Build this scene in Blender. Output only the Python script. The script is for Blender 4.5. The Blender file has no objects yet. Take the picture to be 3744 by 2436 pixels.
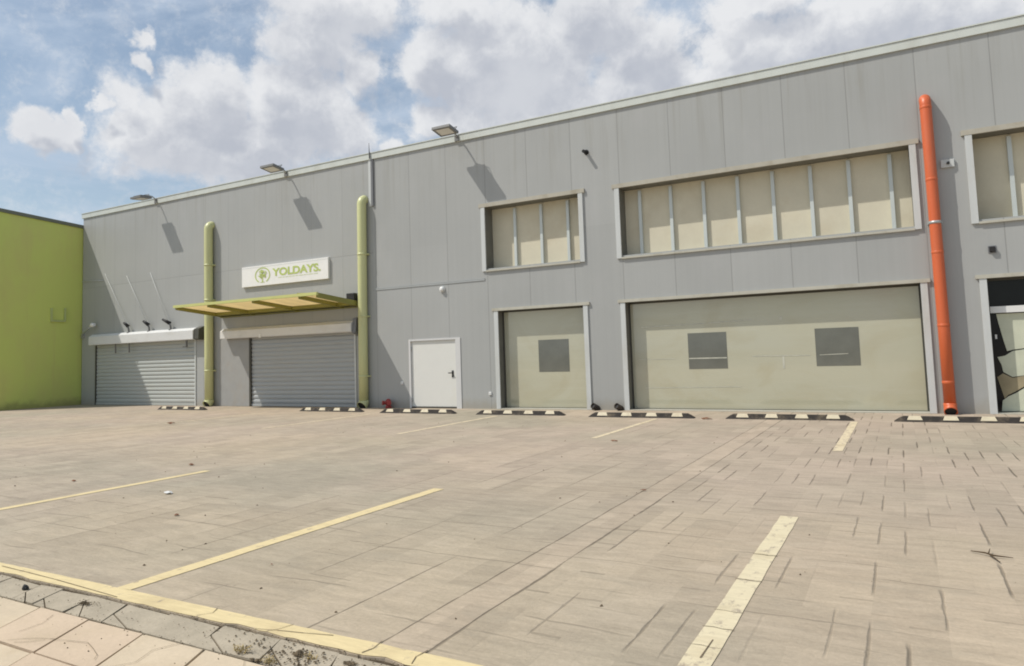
import bpy, bmesh, math, random
from mathutils import Vector, Matrix

SC = bpy.context.scene
COL = SC.collection
R = math.radians

# ------------------------------------------------------------------ helpers
class MB:
    """Collects boxes, tubes and slabs; build() links them as ONE mesh object."""
    def __init__(self):
        self.v, self.f, self.mi, self.sm = [], [], [], []
        self.cur = 0
        self.smooth = False
    def face(self, idx):
        self.f.append(idx); self.mi.append(self.cur); self.sm.append(self.smooth)
    def box(self, x0, x1, y0, y1, z0, z1, M=None):
        b = len(self.v)
        for x in (x0, x1):
            for y in (y0, y1):
                for z in (z0, z1):
                    p = Vector((x, y, z))
                    self.v.append(M @ p if M else p)
        for q in ((0,1,3,2),(4,6,7,5),(0,4,5,1),(2,3,7,6),(0,2,6,4),(1,5,7,3)):
            self.face([b+i for i in q])
        return self
    def quad(self, a, b, c, d):
        i = len(self.v); self.v += [Vector(p) for p in (a, b, c, d)]
        self.face([i, i+1, i+2, i+3]); return self
    def slab(self, poly, z1, z0):
        """horizontal polygon (ccw) with skirt"""
        b = len(self.v); n = len(poly)
        for p in poly: self.v.append(Vector((p[0], p[1], z1)))
        for p in poly: self.v.append(Vector((p[0], p[1], z0)))
        self.face([b+i for i in range(n)])
        for i in range(n):
            j = (i+1) % n
            self.face([b+i, b+n+i, b+n+j, b+j])
        return self
    def prism(self, prof, axis, a0, a1):
        """closed 2D profile extruded along an axis; profile in the two other axes"""
        b = len(self.v); n = len(prof)
        for a in (a0, a1):
            for (u, w) in prof:
                p = {'x': (a, u, w), 'y': (u, a, w), 'z': (u, w, a)}[axis]
                self.v.append(Vector(p))
        self.face([b+i for i in range(n)][::-1]); self.face([b+n+i for i in range(n)])
        for i in range(n):
            j = (i+1) % n
            self.face([b+i, b+j, b+n+j, b+n+i])
        return self
    def tube(self, path, r, n=12, cap=True, wall=None):
        path = [Vector(p) for p in path]
        rs = r if isinstance(r, (list, tuple)) else [r]*len(path)
        t0 = (path[1]-path[0]).normalized()
        up = Vector((0,0,1)) if abs(t0.z) < .9 else Vector((1,0,0))
        nrm = (up - t0*up.dot(t0)).normalized()
        rings = []
        prev = t0
        for i, p in enumerate(path):
            if i == 0: t = t0
            elif i == len(path)-1: t = (path[-1]-path[-2]).normalized()
            else: t = ((path[i]-path[i-1]).normalized() + (path[i+1]-path[i]).normalized()).normalized()
            q = prev.rotation_difference(t); nrm = (q @ nrm).normalized(); prev = t
            bi = t.cross(nrm).normalized()
            ring = []
            for k in range(n):
                a = 2*math.pi*k/n
                ring.append(len(self.v)); self.v.append(p + (nrm*math.cos(a)+bi*math.sin(a))*rs[i])
            rings.append(ring)
        s = self.smooth; self.smooth = True
        for A, B in zip(rings, rings[1:]):
            for k in range(n):
                self.face([A[k], A[(k+1)%n], B[(k+1)%n], B[k]])
        self.smooth = s
        if cap:
            self.face(rings[0][::-1]); self.face(rings[-1])
        return self
    def build(self, name, mats, parent=None, bevel=0):
        me = bpy.data.meshes.new(name)
        me.from_pydata([tuple(v) for v in self.v], [], self.f)
        mats = mats if isinstance(mats, (list, tuple)) else [mats]
        for m in mats: me.materials.append(m)
        for p, i, s in zip(me.polygons, self.mi, self.sm):
            p.material_index = i; p.use_smooth = s
        bm = bmesh.new(); bm.from_mesh(me)
        bmesh.ops.recalc_face_normals(bm, faces=bm.faces)
        bm.to_mesh(me); bm.free()
        o = bpy.data.objects.new(name, me); COL.objects.link(o)
        if parent:
            o.parent = parent
            o.matrix_parent_inverse = Matrix.Translation(-parent_world(parent))
        if bevel:
            md = o.modifiers.new('Bevel', 'BEVEL'); md.width = bevel; md.segments = 2; md.limit_method = 'ANGLE'
        return o

def parent_world(o):
    p = o.location.copy()
    while o.parent:
        p = p + o.matrix_parent_inverse.to_translation()
        o = o.parent; p = p + o.location
    return p

def tag(o, label=None, cat=None, group=None, kind=None):
    if label: o['label'] = label
    if cat: o['category'] = cat
    if group: o['group'] = group
    if kind: o['kind'] = kind
    return o

def thing(name, loc, label, cat, group=None):
    o = bpy.data.objects.new(name, None); COL.objects.link(o)
    o.location = loc; o.empty_display_size = .2
    return tag(o, label, cat, group)

def copy_tree(o, parent=None):
    c = o.copy(); COL.objects.link(c)
    if parent: c.parent = parent
    for ch in list(o.children): copy_tree(ch, c)
    return c

# ------------------------------------------------------------------ materials
class NT:
    def __init__(self, tree): self.t = tree
    def n(self, typ, **kw):
        x = self.t.nodes.new(typ)
        for k, v in kw.items(): setattr(x, k, v)
        return x
    def l(self, a, b): self.t.links.new(a, b)
    def _in(self, s, v):
        if hasattr(v, 'is_output'): self.l(v, s)
        else: s.default_value = v
    def m(self, op, a, b=0.0, c=None, clamp=False):
        x = self.n('ShaderNodeMath', operation=op, use_clamp=clamp)
        self._in(x.inputs[0], a); self._in(x.inputs[1], b)
        if c is not None: self._in(x.inputs[2], c)
        return x.outputs[0]
    def mr(self, v, a, b, c=0.0, d=1.0, smooth=True):
        x = self.n('ShaderNodeMapRange')
        if smooth: x.interpolation_type = 'SMOOTHSTEP'
        self._in(x.inputs['Value'], v)
        for k, q in zip(('From Min','From Max','To Min','To Max'), (a,b,c,d)): self._in(x.inputs[k], q)
        return x.outputs[0]
    def mix(self, f, a, b, blend='MIX'):
        x = self.n('ShaderNodeMix', data_type='RGBA', blend_type=blend)
        self._in(x.inputs[0], f)
        for s, v in ((x.inputs[6], a), (x.inputs[7], b)):
            if hasattr(v, 'is_output'): self.l(v, s)
            else: s.default_value = (*v, 1) if len(v) == 3 else v
        return x.outputs[2]
    def vm(self, op, a, b=None):
        x = self.n('ShaderNodeVectorMath', operation=op)
        self._in(x.inputs[0], a)
        if b is not None: self._in(x.inputs[1], b)
        return x.outputs['Value'] if op in ('LENGTH','DOT_PRODUCT','DISTANCE') else x.outputs[0]
    def noise(self, vec, scale, detail=4, rough=.55, dist=0.0, dim='3D', w=None):
        x = self.n('ShaderNodeTexNoise', noise_dimensions=dim)
        self.l(vec, x.inputs['Vector'])
        x.inputs['Scale'].default_value = scale; x.inputs['Detail'].default_value = detail
        x.inputs['Roughness'].default_value = rough; x.inputs['Distortion'].default_value = dist
        return x.outputs[0]
    def white(self, vec, dim='3D'):
        x = self.n('ShaderNodeTexWhiteNoise', noise_dimensions=dim)
        self._in(x.inputs['W' if dim == '1D' else 'Vector'], vec)
        return x.outputs[0]
    def scale(self, vec, s):
        return self.vm('MULTIPLY', vec, s)
    def xyz(self, vec):
        x = self.n('ShaderNodeSeparateXYZ'); self.l(vec, x.inputs[0]); return x.outputs
    def comb(self, x, y, z=0.0):
        c = self.n('ShaderNodeCombineXYZ')
        for s, v in zip(c.inputs, (x, y, z)): self._in(s, v)
        return c.outputs[0]

def new_mat(name):
    m = bpy.data.materials.new(name); m.use_nodes = True
    nt = NT(m.node_tree); b = m.node_tree.nodes['Principled BSDF']
    pos = nt.n('ShaderNodeNewGeometry').outputs['Position']
    return m, nt, b, pos

def bump(nt, b, h, strength=.3, dist=.01):
    x = nt.n('ShaderNodeBump'); x.inputs['Strength'].default_value = strength
    x.inputs['Distance'].default_value = dist
    nt.l(h, x.inputs['Height']); nt.l(x.outputs[0], b.inputs['Normal'])

def mat(name, col, rough=.5, spec=.5, metal=0.0, var=.08, vscale=3.0, stretch=(1,1,1), fine=.04, dirt=None, dirt_amt=.35, dscale=1.2, bmp=0.0):
    m, nt, b, pos = new_mat(name)
    v = nt.noise(nt.scale(pos, stretch), vscale, 5)
    f = nt.noise(pos, vscale*14, 3)
    k = nt.m('ADD', nt.mr(v, .25, .75, 1-var, 1+var, False), nt.m('MULTIPLY', nt.m('SUBTRACT', f, .5), fine*2))
    c = nt.mix(1.0, col, nt.comb(k, k, k), 'MULTIPLY')
    if dirt:
        d = nt.noise(nt.scale(pos, stretch), dscale, 7, .65)
        c = nt.mix(nt.mr(d, .48, .72, 0, dirt_amt), c, dirt)
    nt.l(c, b.inputs['Base Color'])
    b.inputs['Roughness'].default_value = rough; b.inputs['Metallic'].default_value = metal
    b.inputs['Specular IOR Level'].default_value = spec
    if bmp: bump(nt, b, f, bmp, .01)
    return m

PJ, PP = 24.24, 1.374          # a panel joint and the panel pitch along the facade

def wall_mat():
    m, nt, b, pos = new_mat('grey_cladding')
    x, y, z = nt.xyz(pos)
    u = nt.m('DIVIDE', nt.m('SUBTRACT', x, PJ), PP)
    k = nt.m('ROUND', u)
    d = nt.m('ABSOLUTE', nt.m('MULTIPLY', nt.m('SUBTRACT', u, k), PP))
    joint = nt.mr(d, .006, .016, 1, 0)
    # horizontal joint between the two rows of cladding, left bay only
    hj = nt.m('MULTIPLY', nt.mr(nt.m('ABSOLUTE', nt.m('SUBTRACT', z, 4.93)), .008, .02, 1, 0), nt.m('LESS_THAN', x, 15.9))
    joint = nt.m('MAXIMUM', joint, hj)
    tone = nt.m('ADD', nt.m('MULTIPLY', nt.white(nt.m('ADD', nt.m('FLOOR', u), nt.m('MULTIPLY', nt.m('GREATER_THAN', z, 4.93), 37.3)), '1D'), .05), .975)
    big = nt.mr(nt.noise(pos, .45, 4), .3, .7, .965, 1.035, False)
    rib = nt.mr(nt.m('PINGPONG', nt.m('MULTIPLY', x, 1.0), .115), .0, .02, .985, 1.0)
    k2 = nt.m('MULTIPLY', nt.m('MULTIPLY', tone, big), rib)
    c = nt.mix(1.0, (.368, .375, .364), nt.comb(k2, k2, k2), 'MULTIPLY')
    # rain streaks below the roof flashing and window heads, and splash dirt
    st = nt.noise(nt.scale(pos, (5.5, 1, .22)), 1.0, 6, .6)
    top = nt.mr(z, 5.6, 8.0, 0, 1)
    c = nt.mix(nt.m('MULTIPLY', nt.mr(st, .5, .74, 0, .42), top), c, (.235, .225, .18))
    pale = nt.noise(nt.scale(pos, (1.1, 1, .6)), .8, 5, .6)
    c = nt.mix(nt.mr(pale, .52, .75, 0, .3), c, (.42, .42, .42))
    run = nt.noise(nt.scale(pos, (9, 1, .10)), 1.0, 4, .6)
    kr = nt.mr(run, .3, .7, .98, 1.02, False)
    c = nt.mix(1.0, c, nt.comb(kr, kr, kr), 'MULTIPLY')
    spl = nt.noise(nt.scale(pos, (2, 1, 1)), 2.5, 6, .7)
    c = nt.mix(nt.m('MULTIPLY', nt.mr(nt.m('ADD', z, nt.m('MULTIPLY', spl, .5)), .3, .62, .5, 0), 1.0), c, (.30, .27, .21))
    c = nt.mix(nt.m('MULTIPLY', nt.m('MULTIPLY', joint, nt.mr(x, 14, 18, .22, .42)), 1.0), c, (.16, .16, .15))
    nt.l(c, b.inputs['Base Color'])
    b.inputs['Roughness'].default_value = .48; b.inputs['Specular IOR Level'].default_value = .4
    h = nt.m('ADD', nt.m('MULTIPLY', joint, -.5), nt.m('MULTIPLY', nt.noise(pos, 1.3, 2), .5))
    bump(nt, b, h, .25, .02)
    return m

def paving_mat():
    """stamped concrete: slate grain across, tooled joints running to the building"""
    m, nt, b, pos = new_mat('stamped_concrete')
    wob = nt.vm('SCALE', nt.vm('SUBTRACT', nt.n('ShaderNodeTexNoise').outputs[1], (.5,.5,.5)))
    nz = [n for n in m.node_tree.nodes if n.bl_idname == 'ShaderNodeTexNoise'][0]
    nt.l(pos, nz.inputs['Vector']); nz.inputs['Scale'].default_value = 1.6; nz.inputs['Detail'].default_value = 3
    sc = [n for n in m.node_tree.nodes if n.bl_idname == 'ShaderNodeVectorMath' and n.operation == 'SCALE'][0]
    sc.inputs['Scale'].default_value = .028
    p = nt.vm('ADD', pos, wob)
    x, y, z = nt.xyz(p)
    rx, ry, rz = nt.xyz(pos)
    right = nt.mr(x, 28.15, 28.22)                      # east of the double joint the stamp is finer and deeper
    # joints that run to the building: column k, interrupted along its length
    def joints(pitch, length, duty, w0, w1, seed):
        u = nt.m('DIVIDE', x, pitch); k = nt.m('ROUND', u)
        d = nt.m('ABSOLUTE', nt.m('MULTIPLY', nt.m('SUBTRACT', u, k), pitch))
        off = nt.m('MULTIPLY', nt.white(nt.m('ADD', k, seed), '1D'), 7.0)
        v = nt.m('DIVIDE', nt.m('ADD', y, off), length)
        fr = nt.m('FRACT', v)
        seg = nt.white(nt.comb(k, nt.m('FLOOR', v), seed))
        on = nt.m('MULTIPLY', nt.m('MULTIPLY', nt.mr(fr, .0, .14), nt.mr(fr, duty-.14, duty, 1, 0)), nt.mr(seg, .25, .75, .05, 1.0))
        line = nt.m('MULTIPLY', nt.mr(d, nt.m('MULTIPLY', jv, w0*.5), nt.m('MULTIPLY', jv, w1), 1, 0), on)
        # cross joints where a column of stones ends
        ku = nt.m('FLOOR', u)
        offc = nt.m('MULTIPLY', nt.white(nt.m('ADD', ku, seed+11.7), '1D'), 7.0)
        vc = nt.m('DIVIDE', nt.m('ADD', y, offc), length*.5)
        dc = nt.m('MULTIPLY', nt.m('ABSOLUTE', nt.m('SUBTRACT', vc, nt.m('ROUND', vc))), length*.5)
        segc = nt.white(nt.comb(ku, nt.m('ROUND', vc), seed+3.1))
        cross = nt.m('MULTIPLY', nt.mr(dc, w0*1.1, w1*1.5, 1, 0), nt.mr(segc, .55, .95, .0, .5))
        return nt.m('MAXIMUM', line, cross)
    jv = nt.mr(nt.noise(nt.scale(pos, (2.2, 3.4, 1)), 1.7, 4, .65), .3, .72, .35, 1.45, False)
    jr = joints(.182, 1.25, .70, .005, .0155, 0.0)
    jl = joints(.37, 2.7, .82, .003, .011, 50.0)
    j = nt.m('ADD', nt.m('MULTIPLY', jr, right), nt.m('MULTIPLY', nt.m('MULTIPLY', jl, nt.mr(x, 27.55, 27.6, 1, 0)), .8))
    patch = nt.mr(nt.noise(pos, .35, 3), .35, .6, .5, 1.0)
    j = nt.m('MULTIPLY', j, patch)
    # fine ridges of the stamp that run along the front
    yw = nt.m('ADD', y, nt.m('MULTIPLY', nt.noise(nt.scale(pos, (.9, .2, 1)), 1.0, 3), .22))
    rw = nt.m('DIVIDE', yw, .31); rk = nt.m('ROUND', rw)
    rd = nt.m('MULTIPLY', nt.m('ABSOLUTE', nt.m('SUBTRACT', rw, rk)), .31)
    ron = nt.mr(nt.noise(nt.comb(nt.m('MULTIPLY', x, 1.3), nt.m('MULTIPLY', rk, 5.7), 0.0), 1.0, 2), .46, .62)
    ridge = nt.m('MULTIPLY', nt.mr(rd, .004, .016, 1, 0), ron)
    dbl = None
    for X in (27.9, 28.2):
        e = nt.mr(nt.m('ABSOLUTE', nt.m('SUBTRACT', x, X)), nt.m('MULTIPLY', jv, .002), nt.m('MULTIPLY', jv, .010), 1, 0)
        dbl = e if dbl is None else nt.m('MAXIMUM', dbl, e)
    brk = nt.mr(nt.noise(nt.scale(pos, (1, .55, 1)), 1.8, 3), .35, .55, .35, 1.0)
    dbl = nt.m('MULTIPLY', dbl, brk)
    # colour
    big = nt.noise(pos, .23, 5, .6)
    c = nt.mix(nt.mr(big, .35, .65), (.395, .332, .252), (.43, .348, .272))
    gz = nt.noise(nt.vm('ADD', pos, (31.0, 4.0, 0)), .16, 4, .55)
    worn = nt.mr(nt.m('ADD', nt.vm('LENGTH', nt.vm('MULTIPLY', nt.vm('SUBTRACT', pos, (25.6, -13.6, 0)), (.22, .42, 1))), nt.m('MULTIPLY', gz, 1.1)), .75, 1.7, 1, 0)
    c = nt.mix(nt.m('MAXIMUM', nt.mr(gz, .46, .66, 0, .6), nt.m('MULTIPLY', worn, .75)), c, (.325, .30, .225))
    tan = nt.noise(nt.vm('ADD', pos, (7.0, 60.0, 0)), .12, 4, .55)
    c = nt.mix(nt.mr(tan, .45, .65, 0, .55), c, (.48, .385, .27))
    band = nt.m('MULTIPLY', nt.mr(x, 27.9, 27.92), nt.mr(x, 28.18, 28.2, 1, 0))
    c = nt.mix(nt.m('MULTIPLY', band, .35), c, (.50, .40, .30))
    g = nt.noise(nt.scale(pos, (1.5, 5.6, 1)), 1.9, 9, .70, .5)        # slate grain
    g2 = nt.noise(nt.scale(pos, (7, 17, 1)), 2.6, 4, .6)
    k = nt.m('ADD', nt.mr(g, .25, .75, .80, 1.14, False), nt.m('MULTIPLY', nt.m('SUBTRACT', g2, .5), .20))
    fg = nt.noise(pos, 38.0, 5, .75)
    k = nt.m('MULTIPLY', k, nt.mr(fg, .25, .75, .88, 1.12, False))
    tile = nt.white(nt.comb(nt.m('FLOOR', nt.m('DIVIDE', x, .364)), nt.m('FLOOR', nt.m('ADD', nt.m('DIVIDE', y, .62), nt.m('MULTIPLY', nt.m('FLOOR', nt.m('DIVIDE', x, .364)), .37))), 0.0))
    k = nt.m('MULTIPLY', k, nt.mr(tile, 0, 1, .91, 1.07, False))
    c = nt.mix(1.0, c, nt.comb(k, k, k), 'MULTIPLY')
    stain = nt.noise(pos, .8, 8, .72)
    c = nt.mix(nt.mr(stain, .58, .8, 0, .4), c, (.27, .235, .18))
    spk = nt.noise(pos, 16.0, 2, .5)
    mott = nt.noise(nt.scale(pos, (1, 1.6, 1)), 1.3, 6, .66, .6)
    c = nt.mix(nt.mr(mott, .5, .74, 0, .34), c, (.30, .265, .205))
    c = nt.mix(nt.mr(mott, .5, .30, 0, .30), c, (.50, .42, .32))
    c = nt.mix(nt.mr(spk, .73, .80, 0, .45), c, (.14, .12, .09))
    c = nt.mix(nt.m('MULTIPLY', ridge, .40), c, (.16, .135, .10))
    c = nt.mix(nt.m('MULTIPLY', j, .74), c, (.12, .098, .07))
    c = nt.mix(nt.m('MULTIPLY', dbl, .7), c, (.115, .09, .062))
    nt.l(c, b.inputs['Base Color'])
    b.inputs['Roughness'].default_value = .82; b.inputs['Specular IOR Level'].default_value = .25
    h = nt.m('ADD', nt.m('ADD', nt.m('MULTIPLY', g, .9), nt.m('MULTIPLY', fg, .45)), nt.m('MULTIPLY', nt.m('MAXIMUM', nt.m('MULTIPLY', ridge, .4), nt.m('MAXIMUM', j, dbl)), -1.4))
    bump(nt, b, h, .5, .022)
    return m

def paint_mat(name, col, wear_lo, wear_hi, under=(.34,.28,.215), grooves=True):
    """road paint, worn through to the concrete in patches"""
    m, nt, b, pos = new_mat(name)
    w = nt.noise(nt.scale(pos, (7, 4, 1)), 1.6, 8, .7)
    wear = nt.mr(w, wear_lo, wear_hi)
    g = nt.noise(nt.scale(pos, (3, 16, 1)), 2.0, 6, .65)
    k = nt.mr(g, .25, .75, .86, 1.1, False)
    c = nt.mix(1.0, col, nt.comb(k, k, k), 'MULTIPLY')
    c = nt.mix(wear, c, under)
    big = nt.noise(pos, 3.0, 5)
    c = nt.mix(nt.mr(big, .5, .75, 0, .3), c, (.36, .27, .15))
    nt.l(c, b.inputs['Base Color']); b.inputs['Roughness'].default_value = .7
    b.inputs['Specular IOR Level'].default_value = .3
    bump(nt, b, g, .25, .01)
    return m

def film_mat():
    """whitewash brushed on the inside of shop glass: thin and brown in places, thick and pale in others"""
    m, nt, b, pos = new_mat('whitewashed_glass')
    n1 = nt.noise(nt.scale(pos, (.55, 1, .8)), 1.1, 5, .55, 1.2)
    n2 = nt.noise(nt.scale(pos, (.5, 1, 7)), 1.0, 5, .6)
    c = nt.mix(nt.mr(n1, .40, .68, 0, .6), (.465, .455, .345), (.415, .385, .265))
    c = nt.mix(nt.mr(n2, .5, .72, 0, .14), c, (.56, .55, .46))
    nt.l(c, b.inputs['Base Color'])
    b.inputs['Roughness'].default_value = .09; b.inputs['Specular IOR Level'].default_value = .9
    b.inputs['Coat Weight'].default_value = .6; b.inputs['Coat Roughness'].default_value = .03
    bump(nt, b, nt.noise(pos, .9, 2), .03, .05)
    return m

def green_mat():
    m, nt, b, pos = new_mat('lime_render')
    n1 = nt.noise(nt.scale(pos, (1, 1, .55)), .55, 5, .6)
    c = nt.mix(nt.mr(n1, .4, .7), (.57, .64, .175), (.56, .57, .185))
    n2 = nt.noise(nt.scale(pos, (1, 3.0, .25)), 1.0, 6, .65)
    c = nt.mix(nt.mr(n2, .55, .8, 0, .35), c, (.52, .46, .18))
    x, y, z = nt.xyz(pos)
    sp = nt.noise(pos, 2.2, 6, .7)
    c = nt.mix(nt.mr(nt.m('ADD', z, nt.m('MULTIPLY', sp, .7)), .35, .75, .6, 0), c, (.22, .19, .09))
    nt.l(c, b.inputs['Base Color']); b.inputs['Roughness'].default_value = .8
    b.inputs['Specular IOR Level'].default_value = .2
    bump(nt, b, nt.noise(pos, 60, 2), .2, .01)
    return m

def translucent_mat(name, col):
    m, nt, b, pos = new_mat(name)
    v = nt.mr(nt.noise(nt.scale(pos, (4, .7, 1)), 1.3, 5), .3, .7, .88, 1.08, False)
    c = nt.mix(1.0, col, nt.comb(v, v, v), 'MULTIPLY')
    nt.l(c, b.inputs['Base Color']); b.inputs['Roughness'].default_value = .35
    t = nt.n('ShaderNodeBsdfTranslucent'); nt.l(c, t.inputs['Color'])
    mx = nt.n('ShaderNodeMixShader'); mx.inputs[0].default_value = .6
    out = [n for n in m.node_tree.nodes if n.bl_idname == 'ShaderNodeOutputMaterial'][0]
    nt.l(b.outputs[0], mx.inputs[1]); nt.l(t.outputs[0], mx.inputs[2]); nt.l(mx.outputs[0], out.inputs['Surface'])
    return m

M = dict(
    wall=wall_mat(), paving=paving_mat(), film=film_mat(), green=green_mat(),
    roof=mat('roof_membrane', (.35,.35,.34), .8),
    fascia=mat('fascia_metal', (.58,.61,.57), .4, .5, var=.05, stretch=(1,1,.2), dirt=(.36,.34,.27), dirt_amt=.3),
    trim=mat('white_trim', (.55,.57,.56), .45, .5, var=.05, dirt=(.40,.37,.30), dirt_amt=.35, stretch=(2,1,.4)),
    head=mat('beige_flashing', (.43,.405,.335), .5, .4, var=.08, dirt=(.26,.22,.14), dirt_amt=.5, stretch=(1,1,1), dscale=2.2),
    sill=mat('sill_flashing', (.47,.455,.385), .5, .4, var=.06, dirt=(.30,.27,.19), dirt_amt=.45, dscale=2.2),
    board=mat('cream_board', (.62,.58,.455), .85, .2, var=.07, vscale=1.4, fine=.03, dirt=(.52,.45,.32), dirt_amt=.4, dscale=1.0),
    stud=mat('galvanised_stud', (.56,.60,.58), .42, .5, metal=.15, var=.07, stretch=(1,1,.3)),
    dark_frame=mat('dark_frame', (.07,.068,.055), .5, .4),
    shade_reveal=mat('reveal', (.17,.165,.14), .7, .3),  # darker than the cladding: the reveals' shade is put into the colour
    sq=mat('clear_square', (.135,.14,.12), .08, .8, var=.12, vscale=2.5),
    shutter=mat('shutter_slats', (.42,.44,.42), .45, .5, var=.06, vscale=1.2, stretch=(.4,1,3), dirt=(.33,.31,.26), dirt_amt=.35),
    shutter_dk=mat('shutter_slats_dark', (.38,.40,.405), .45, .5, var=.06, vscale=1.2, stretch=(.4,1,3), dirt=(.30,.28,.24), dirt_amt=.35),  # darker, slightly bluer slats for the wide shutter
    hood=mat('shutter_hood', (.66,.66,.645), .4, .5, var=.04, stretch=(.5,1,1), dirt=(.45,.43,.37), dirt_amt=.3),
    door=mat('white_door', (.68,.68,.64), .4, .5, var=.03, vscale=1.2, fine=.02, dirt=(.55,.53,.45), dirt_amt=.25),
    door_frame=mat('door_frame', (.60,.60,.59), .45, .5, var=.04),
    black=mat('black_plastic', (.025,.025,.025), .6, .3, var=.1),
    rubber=mat('black_rubber', (.035,.030,.026), .8, .3, var=.25, vscale=8, dirt=(.20,.16,.11), dirt_amt=.6, dscale=5),
    reflector=mat('cream_reflector', (.60,.53,.38), .45, .5, var=.1, vscale=9, dirt=(.42,.33,.2), dirt_amt=.5, dscale=7),
    lime=mat('lime_paint', (.56,.57,.29), .38, .5, var=.06, vscale=1.5, stretch=(1,1,.25), dirt=(.40,.38,.2), dirt_amt=.35),
    olive=mat('olive_steel', (.25,.24,.06), .5, .4, var=.08),
    lime_beam=mat('lime_beam', (.55,.56,.21), .45, .4, var=.05),
    orange=mat('orange_plastic', (.57,.118,.038), .42, .5, var=.06, vscale=1.3, stretch=(1,1,.3), fine=.03, dirt=(.50,.17,.09), dirt_amt=.45, dscale=1.6),
    galv=mat('galvanised_metal', (.42,.43,.42), .4, .5, metal=.4, var=.06),
    conduit=mat('conduit_grey', (.17,.175,.185), .5, .4),
    lamp=mat('lamp_housing', (.19,.19,.185), .5, .4),
    lens=mat('lamp_lens', (.72,.70,.64), .2, .6, var=.06),
    white=mat('white_plastic', (.75,.75,.73), .4, .5, var=.03),
    sign=mat('white_sign_face', (.80,.80,.78), .35, .5, var=.03, vscale=.8, dirt=(.66,.66,.6), dirt_amt=.3),
    lettering=mat('green_lettering', (.46,.55,.16), .4, .5, var=.05),
    lettering_pale=mat('pale_lettering', (.62,.67,.42), .4, .5, var=.05),
    red=mat('red_paint', (.33,.045,.04), .5, .4, var=.2, vscale=12),
    glass_dark=mat('dark_glass', (.010,.011,.013), .12, .25, var=.2),
    torn=mat('torn_whitewash', (.58,.60,.47), .7, .2, var=.14, vscale=2.5, fine=.06, dirt=(.50,.48,.36), dirt_amt=.6, dscale=2.5),
    torn_brown=mat('brown_paper', (.33,.28,.18), .8, .2, var=.2, vscale=3),
    soil=mat('dark_soil', (.13,.10,.065), .95, .1, var=.4, vscale=14, fine=.2),
    earth=mat('bare_ground', (.28,.24,.18), .95, .1, var=.2, vscale=.2),
    gutter=mat('worn_concrete', (.40,.345,.26), .9, .2, var=.16, vscale=4, fine=.12, dirt=(.31,.27,.20), dirt_amt=.5, dscale=3, bmp=.4),
    pav_a=mat('beige_paver', (.565,.465,.335), .85, .2, var=.10, vscale=2.2, fine=.08, dirt=(.50,.40,.27), dirt_amt=.75, dscale=2.6, bmp=.3),
    pav_b=mat('pink_paver', (.55,.435,.315), .85, .2, var=.10, vscale=2.2, fine=.08, dirt=(.50,.40,.27), dirt_amt=.55, dscale=1.7, bmp=.3),
    crack_soil=mat('crack_soil', (.075,.058,.038), .95, .1, var=.4, vscale=14, fine=.2),
    crack=mat('crack_dirt', (.16,.125,.085), .95, .1, var=.3, vscale=12),
    straw=mat('dry_weed', (.33,.25,.11), .8, .2, var=.3, vscale=20),
    twig=mat('dry_twig', (.09,.065,.04), .9, .1),
    leaf=mat('dead_leaf', (.16,.07,.035), .8, .2, var=.3, vscale=30),
    paper=mat('white_scrap', (.62,.62,.60), .8, .2),
    yellow=paint_mat('yellow_line_paint', (.68,.555,.31), .57, .70),
    pale_yellow=paint_mat('cream_line_paint', (.66,.575,.39), .52, .68),
    worn_yellow=paint_mat('worn_line_paint', (.66,.56,.38), .50, .64, (.40,.33,.25)),
)

# ------------------------------------------------------------------ the setting
def structure(o, label=None):
    o['kind'] = 'structure'
    return o

rng = random.Random(7)
# bare earth to the horizon
g = MB(); S = 700
g.quad((-S, -S, -.05), (S, -S, -.05), (S, S, -.05), (-S, S, -.05))
structure(g.build('ground', M['earth']))

# stamped concrete car park; its outer edge is broken along the kerb line
EDGE = []
X = 16.0
while X < 42.0:
    EDGE.append((X, -14.888 + rng.uniform(-.007, .011) + (.018 if rng.random() < .10 else 0)))
    X += rng.uniform(.05, .16)
lot = MB()
lot.slab([(-30, -14.88)] + EDGE + [(75, -14.88), (75, .25), (-30, .25)], 0.0, -.05)
structure(lot.build('car_park', M['paving']))

# strip of cracked concrete stones between car park and pavement
gut = MB()
X = 19.0
while X < 38:
    w = rng.uniform(.24, .5)
    sk = rng.uniform(.08, .16)
    j = lambda a: rng.uniform(-a, a)
    z = -.004 + j(.003)
    g2 = rng.choice((.002, .003, .005))
    quad = [(X + .22*0 + g2 + j(.012) + sk, -15.168 + j(.006)), (X + w - g2 + j(.012) + sk, -15.168 + j(.006)),
            (X + w - g2 + j(.012), -14.910 + j(.014)), (X + g2 + j(.012), -14.910 + j(.014))]
    if rng.random() < .45:                      # a stone broken across a corner
        t = rng.uniform(.3, .7); a, b_, c_, d_ = [Vector((*q, 0)) for q in quad]
        m1 = a.lerp(d_, t); m2 = b_.lerp(a, rng.uniform(.2, .6))
        o_ = Vector((.003, .003, 0))
        gut.slab([tuple(a.xy), tuple((m2 - o_).xy), tuple((m1 - o_).xy)], z - .003, -.05)
        gut.slab([tuple((m2 + o_).xy), tuple(b_.xy), tuple(c_.xy), tuple(d_.xy), tuple((m1 + o_).xy)], z, -.05)
    else:
        gut.slab(quad, z, -.05)
    X += w
gut.cur = 1
gut.slab([(-30,-15.2),(75,-15.2),(75,-14.87),(-30,-14.87)], -.014, -.045)
structure(gut.build('gutter', [M['gutter'], M['crack_soil']]))

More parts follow.
